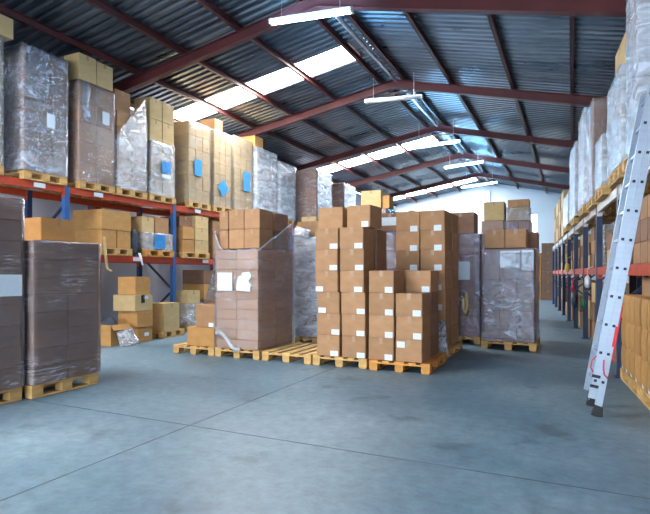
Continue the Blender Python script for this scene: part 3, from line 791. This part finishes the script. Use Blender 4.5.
# things over D: far load with pale box
pallet(-5.1, 14.3, 0, .9, 1.2, 'pallet under the far load topped by a pale box')
load(-5.1, 14.3, zb, .9, 1.16, 3.06, 2, 2, 8, F_CLEAR, 'far brown load topped by a pale box behind the tall stack', CB, seed=64)
carton(-5.15, 14.1, zb + 3.07, .6, .5, .52, 'pale cream box on the far load behind the tall stack', CBY, tape='y')
carton(-4.72, 14.1, zb + 3.07, .2, .4, .36, 'small orange carton beside the pale cream box', CBO, tape='y')
pallet(-4.05, 14.5, 0, .9, 1.2, 'pallet under the far load topped by a dark bundle')
load(-4.05, 14.5, zb, .9, 1.16, 2.6, 2, 2, 8, F_CLEAR, 'far brown load topped by a dark bundle', CB, seed=65)
blob('cloth_bundle', (-4.15, 14.3, zb + 2.61), .34, DRUM, 'dark bundle lying on a far load under the skylight', 'bundle', 5, (1.2, .8, .62))
# K, M
pallet(-2.03, 11.0, 0, .84, 1.2, 'pallet under the violet load with pale sheet behind tall stack')
Kload = load(-2.02, 11.0, zb, .8, 1.16, 2.02, 2, 2, 5, F_PURP, 'violet filmed load with pale blue sheet beside the tall stack', CBR, seed=71, sheets=[('-y', .12, 1.3, .24, .36, LABEL, BL, 0)], amp=.012)
film_glare(Kload, '-y', .3, .39, .08, 1.95, 1.16 / 2 + .03, F_GLARE, 3, .02)
carton(-2.0, 10.72, zb + 2.035, .52, .5, .42, 'dull carton on the violet load beside the tall stack', CBR, tape='y')
b = MB(); b.tube([(-1.86, 10.33, 1.02), (-1.85, 10.3, .95), (-1.83, 10.29, .75), (-1.86, 10.31, .6), (-1.9, 10.31, .7), (-1.91, 10.31, .9)], .03, 8)
tag(b.build('hanging_strap', STRAP, smooth=True), 'tan strap dangling on the violet load beside the tall stack', 'strap')
pallet(-1.05, 10.55, 0, .96, 1.2, 'pallet under the glossy violet load at the aisle')
Mload = load(-1.05, 10.55, zb, .88, 1.16, 1.7, 3, 2, 6, F_PURP, 'glossy violet load with two pale sheets standing at the aisle', CBR, seed=72,
     sheets=[('-y', .04, 1.5, .34, .3, LABEL, BL, 0), ('-y', .38, 1.48, .2, .36, LABEL, BL, 0)], amp=.022, detail=1.6)
film_glare(Mload, '-y', .16, .43, .06, 1.62, 1.16 / 2 + .075, F_GLARE, 2, .02)
film_glare(Mload, '-y', -.43, .2, .05, 1.62, 1.16 / 2 + .05, F_GLARE, 5, .015)
carton(-1.3, 10.3, zb + 1.715, .355, .5, .34, 'brown carton inner of two on the glossy violet load', CB, tape='y')
carton(-.93, 10.3, zb + 1.715, .36, .5, .34, 'brown carton outer of two on the glossy violet load', CB, tape='y')
carton(-.84, 10.9, zb + 1.715, .5, .5, .32, 'reddish carton behind the two on the glossy violet load', CBR, tape='y')
# N: tall stacks further back
for i, (x, top, fm, lb) in enumerate(((-2.13, 2.95, F_CLEAR, 'tall far brown load topped by a tan box before the end wall'), (-1.41, 2.92, F_PURP, 'tall far load topped by a white filmed box before the end wall'))):
    pallet(x, 16.6, 0, .64, 1.2, 'pallet under the %s' % ('tall far load with tan box', 'tall far load with white filmed box')[i])
    load(x, 16.6, zb, .62, 1.16, top - zb, 2, 2, 8, fm, lb, CB, seed=80 + i)
carton(-2.1, 16.4, 2.965, .58, .6, .55, 'tan box on the tall far brown load, outlined against end wall', CBY, tape='y')
load(-1.42, 16.4, 2.94, .6, .6, .38, 1, 1, 1, F_WHITE, 'white filmed box on the tall far load, under tan cartons', CBY, seed=83)
carton(-1.57, 16.4, 3.335, .29, .5, .22, 'small tan carton of two on the white filmed box, nearer tan box', CB, tape='y')
carton(-1.27, 16.4, 3.335, .29, .5, .22, 'small tan carton of two on the white filmed box, aisle side', CB, tape='y')
# far end of the aisle
for i, (x, n, w_) in enumerate(((-1.75, 5, .6), (-1.12, 6, .6))):
    for k in range(n):
        carton(x, 29.6 - .2 * i, .003 + .49 * k, w_, .8, .485, '%s carton in the far aisle stack %s the rack, at the end wall' % (ORD[k], ('away from', 'beside')[i]), (CBO, CBR)[i], tape='y')

# ------------------------------------------------------------------ right rack loads
def rload(u0, u1, zb_, ztop, nx, ny, nz, fm, label, m=CB, depth=1.05, v0=.0, seed=0, sheets=(), amp=.02, plabel=None, film_h=None, detail=1.0):
    x, y = rl(v0 + depth / 2, (u0 + u1) / 2)
    if plabel: pallet(*rl(v0 + depth / 2, max((u0 + u1) / 2, .69)), zb_, 1.1, .9, plabel, rz=RR); zb_ += .147
    return load(x, y, zb_, depth, u1 - u0, ztop - zb_, nx, ny, nz, fm, label, m, rz=RR, seed=seed, sheets=sheets, amp=amp, film_h=film_h, detail=detail)
def rcarton(v, u, z, w, d, h, label, m=CB, **k):
    x, y = rl(v, u); return carton(x, y, z, w, d, h, label, m, rz=RR + k.pop('rz', 0), **k)
ZR = 2.582
rload(.24, .86, ZR, 4.75, 2, 2, 5, F_SHELL, 'tallest shiny bluish load above the ladder at the right photo edge', CBR, seed=91, plabel='pallet under the tallest shiny load above ladder', amp=.02, detail=1.5)
rload(1.2, 2.36, ZR, 3.92, 2, 2, 4, F_SHELL, 'white crumpled load with yellowish carton on top, behind the tallest load', CBY, seed=92, plabel='pallet under the crumpled load with yellowish carton', amp=.02, detail=1.4)
rcarton(.4, 1.75, 3.935, .7, .8, .44, 'yellowish carton on the white crumpled load upper right', CBY, tape='x')
rload(2.9, 3.7, ZR, 3.5, 2, 2, 3, F_SHELL, 'short white filmed load before the taller one on right rack', CBY, seed=93, plabel='pallet under the short white load on right rack', amp=.018)
rload(4.1, 5.0, ZR, 4.42, 2, 2, 4, F_CLEAR, 'brown load beside the bluish white one on the right rack', CBR, seed=97, plabel='pallet under the brown load on right rack')
rload(5.25, 6.4, ZR, 4.6, 2, 2, 4, F_SHELL, 'bluish white tall load in the middle of the right rack', CB, seed=94, plabel='pallet under the bluish white tall load on right rack', amp=.02, v0=-.02)
rload(7.4, 9.0, ZR, 4.45, 2, 2, 4, F_SHELL, 'narrow white load after the bluish white one on right rack', CB, seed=95, plabel='pallet under the narrow white load on right rack', amp=.018)
rload(9.5, 11.5, ZR, 3.6, 2, 3, 4, F_SHELL, 'low white load far along the right rack', CBY, seed=96, plabel='pallet under the low white load far on right rack')
for i in range(4):
    for k in range(3):
        rcarton(.3, 12.6 + i * 1.5, ZR + .012 + .48 * k, .55, 1.1, .475, 'tan carton far on right upper shelf, %s layer, %s pile along' % (('lower', 'middle', 'upper')[k], ('first', 'second', 'third', 'fourth')[i]), (CBY, CB)[(i + k) % 2], tape='x')
# middle shelf of the right rack
ZM = 1.502
BAYS = ('first', 'second', 'third', 'fourth', 'fifth', 'sixth', 'seventh', 'eighth')
PIL = ('near', 'middle', 'far'); LAY = ('lowest', 'second', 'third', 'fourth')
for i in range(4):
    for k in range(3):
        rcarton(.5, .28 + i * .42, ZM + .012 + .26 * k, .6, .4, .256, 'brown carton behind ladder on middle shelf, %s layer, %s column' % (('bottom', 'middle', 'top')[k], ('nearest', 'second', 'third', 'farthest')[i]), (CB, CBR)[k % 2], tape='y')
for bi in range(8):
    u0 = 2.0 + 2.2 * bi
    for i in range(3):
        uc = u0 + .43 + .67 * i
        if (bi, i) == (1, 0):
            rload(uc - .3, uc + .3, ZM + .01, 2.25, 2, 2, 2, F_WHITE, 'white filmed goods on right middle shelf past the brown cartons', CBY, seed=101, v0=.2, amp=.015, depth=.8)
            continue
        rs = random.Random(bi * 7 + i)
        for k in range(rs.choice((2, 3, 3))):
            rcarton(.19 + .3, uc, ZM + .012 + .275 * k, .6, rs.uniform(.5, .62), .27, 'carton on right middle shelf, %s bay past the ladder, %s pile, %s up' % (BAYS[bi], PIL[i], LAY[k]), (CB, CBR, CBY, CBR)[(bi + i + k) % 4], rz=R(rs.uniform(-2, 2)), tape='y')
        for k in range(rs.choice((1, 2, 3))):
            rcarton(.2 + .3, uc, .003 + .4 * k, .6, rs.uniform(.48, .62), .395, 'carton on the floor under right rack, %s bay past the ladder, %s pile, %s up' % (BAYS[bi], PIL[i], LAY[k]), (CBR, CB, CBR, CBY)[(bi + 2 * i + k) % 4], rz=R(rs.uniform(-2, 2)), tape='y')
# floor level: two pallets of bulging cartons
for i, (u, nm) in enumerate(((.0, 'nearer'), (1.27, 'farther'))):
    x, y = rl(.62, u)
    pallet(x, y, 0, 1.1, 1.24, '%s pallet of the bulging cartons beside the ladder' % nm, rz=RR)
    for k in range(3):
        for j in range(4):
            rcarton(.33, u - .45 + .3 * j, .1475 + .325 * k, .5, .28, .322, 'bulging tan carton, %s row, %s along on the %s pallet beside ladder' % (('bottom', 'middle', 'top')[k], ('first', 'second', 'third', 'fourth')[j], nm), CBO,
                    tape=None, lab=('-x', .2, .14, .07, .07) if k == 0 else None, bulge=.035)
rcarton(.48, .55, 1.14, .66, .8, .22, 'plain brown carton lying on the bulging cartons behind ladder', CB, tape='y')
# odds and ends along the right rack
def at_r(v, u, z): x, y = rl(v, u); return (x, y, z)
def bag(v, u, z, r, m, label, seed, sq=(.7, .8, 1.5)): return blob('hanging_bag', at_r(v, u, z), r, m, label, 'bag', seed, sq, .2)
def hung(v, u, z, r, m, label, seed):
    o = bag(v, u, z, r, m, label, seed); zt_ = max(vv.co.z for vv in o.data.vertices)
    MB().tube([(0, 0, zt_ - .05), (0, .02, zt_ + .12), (.09, .03, zt_ + .16)], .008, 6).build('handle', m, o)
    return o
hung(-.03, 4.75, 1.13, .08, WBAG, 'white bag hanging from the right middle beam', 1)
hung(-.03, 9.7, 1.42, .09, YEL, 'yellow bag hanging far along the right rack', 2)
hung(-.03, 7.4, .6, .1, DRUM, 'dark bag hanging low along the right rack', 4)
hung(-.03, 5.5, .7, .07, GREEN, 'green bag hanging low along the right rack', 6)
hung(-.03, 8.0, .95, .06, REDP, 'red bag hanging along the right rack', 8)

# ------------------------------------------------------------------ ladder
lad = bpy.data.objects.new('extension_ladder', None); COL.objects.link(lad)
tag(lad, 'aluminium extension ladder leaning on the right rack', 'ladder')
lad.location = (.215, 5.72, 0)
ang = math.atan2(.171, 1.0)     # lean towards +X
lad.rotation_euler = (0, ang, R(5))
LW = .42
for s, (x0, zb_, zt_, inset) in enumerate(((0.0, .06, 3.05, 0), (-.066, .16, 3.25, .012))):
    for yy in (0 + inset, LW - inset):
        b = MB()
        b.box(x0 - .031, x0 + .031, yy - .002, yy + .002, zb_, zt_)
        for q in (-1, 1): b.box(x0 + q * .031 - .002, x0 + q * .031 + .002, yy - .002 if yy < .2 else yy - .024, yy + .024 if yy < .2 else yy + .002, zb_, zt_)
        rail = b.build('rail', ALU, lad)
    k = 0; z = .34
    while z < zt_ - .1:
        rg = MB().box(x0 - .014, x0 + .014, inset + .003, LW - inset - .003, z - .014, z + .014).build('rung', ALU, lad, bevel=.003)
        MB().box(x0 - .013, x0 + .013, inset - .0045, inset - .0022, z - .013, z + .013).build('end_plug', RUB, rg, bevel=.001)
        z += .28
for yy in (0, LW):
    b = MB(); b.prism([(-.05, .004), (.055, -.006), (.04, .1), (-.036, .11)], yy - .022, yy + .022)
    b.build('foot', RUB, lad, bevel=.004)
for zz in (.37, .27): MB().box(-.105, -.03, -.012, .004, zz, zz + .028).build('bracket', RUB, lad, bevel=.003)
MB().box(.014, .034, -.006, -.0025, .70, .9).build('warning_sticker', REDP, lad)
MB().box(.034, .046, -.01, .012, .56, 1.1).build('strap', REDP, lad, bevel=.003)
MB().tube([(-.03, -.01, .56), (-.022, -.018, .48), (-.005, -.02, .42), (.03, -.014, .39), (.04, .01, .42)], .007, 8).build('cord', REDP, lad, smooth=True)
MB().tube([(-.1, .0, .58), (-.13, -.01, .53), (-.13, -.01, .46), (-.1, 0, .42)], .006, 8).build('cord', REDP, lad, smooth=True)

# ------------------------------------------------------------------ groups of repeats
RULES = [('tall stack beside empty', 'cartons of the tall stack beside the empty pallet'), ('short corner stack', 'cartons of the short corner stack'),
         ('tall stack behind the short', 'cartons of the tall stack behind the short stack'), ('on top of the pinkish', 'cartons on top of the pinkish load'),
         ('four carton stack', 'four carton stack under the left rack'), ('bulging tan', 'bulging cartons beside the ladder'), ('far aisle stack', 'carton stacks at the end of the aisle'),
         ('behind ladder on middle', 'brown cartons on the shelf behind the ladder'), ('on right middle shelf', 'cartons on the right middle shelf'), ('floor under right rack', 'cartons on the floor under the right rack'),
         ('right upper shelf', 'cartons far on the right upper shelf'), ('of four above the half', 'four cartons above the half wrapped load'), ('bare carton', 'bare cartons atop the clear wrapped load'),
         ('cream column', 'mixed cartons past the blue post'), ('past the blue post', 'mixed cartons past the blue post'), ('behind the film tail', 'floor stacks under the left rack'), ('farthest floor stack', 'floor stacks under the left rack'),
         ('on the end pallet', 'loose cartons on the end pallet'), ('on the glossy violet', 'cartons on the glossy violet load'), ('two on the white filmed box', 'small cartons on the white filmed box')]
for o in [o for o in SC.objects if o.parent is None and 'category' in o]:
    c, l = o['category'], o['label']; g = None
    if c == 'carton': g = next((b for a, b in RULES if a in l), None)
    elif c == 'lamp': g = 'strip lamps along the roof ridge'
    elif c == 'pallet rack': g = 'pallet racks'
    elif c == 'bag': g = 'bags hanging along the right rack'
    elif c in ('pallet', 'wrapped load'):
        x, y, z = o.location; w_ = 'pallets' if c == 'pallet' else 'wrapped loads'
        side = 'left rack' if x < -8 else ('right rack' if x > -.2 or (z > 2 and x > -1.2) else None)
        if side and z > 2.4: g = '%s on the upper shelf of the %s' % (w_, side)
        elif side and z > 1: g = '%s on the middle shelf of the %s' % (w_, side)
        elif side: g = '%s on the floor at the %s' % (w_, side)
        elif x > -6.5 and y < 5: g = '%s standing at the left photo edge' % w_
        elif y < 8.2: g = '%s of the front row' % w_
        else: g = '%s behind the front row' % w_
    if g: o['group'] = g
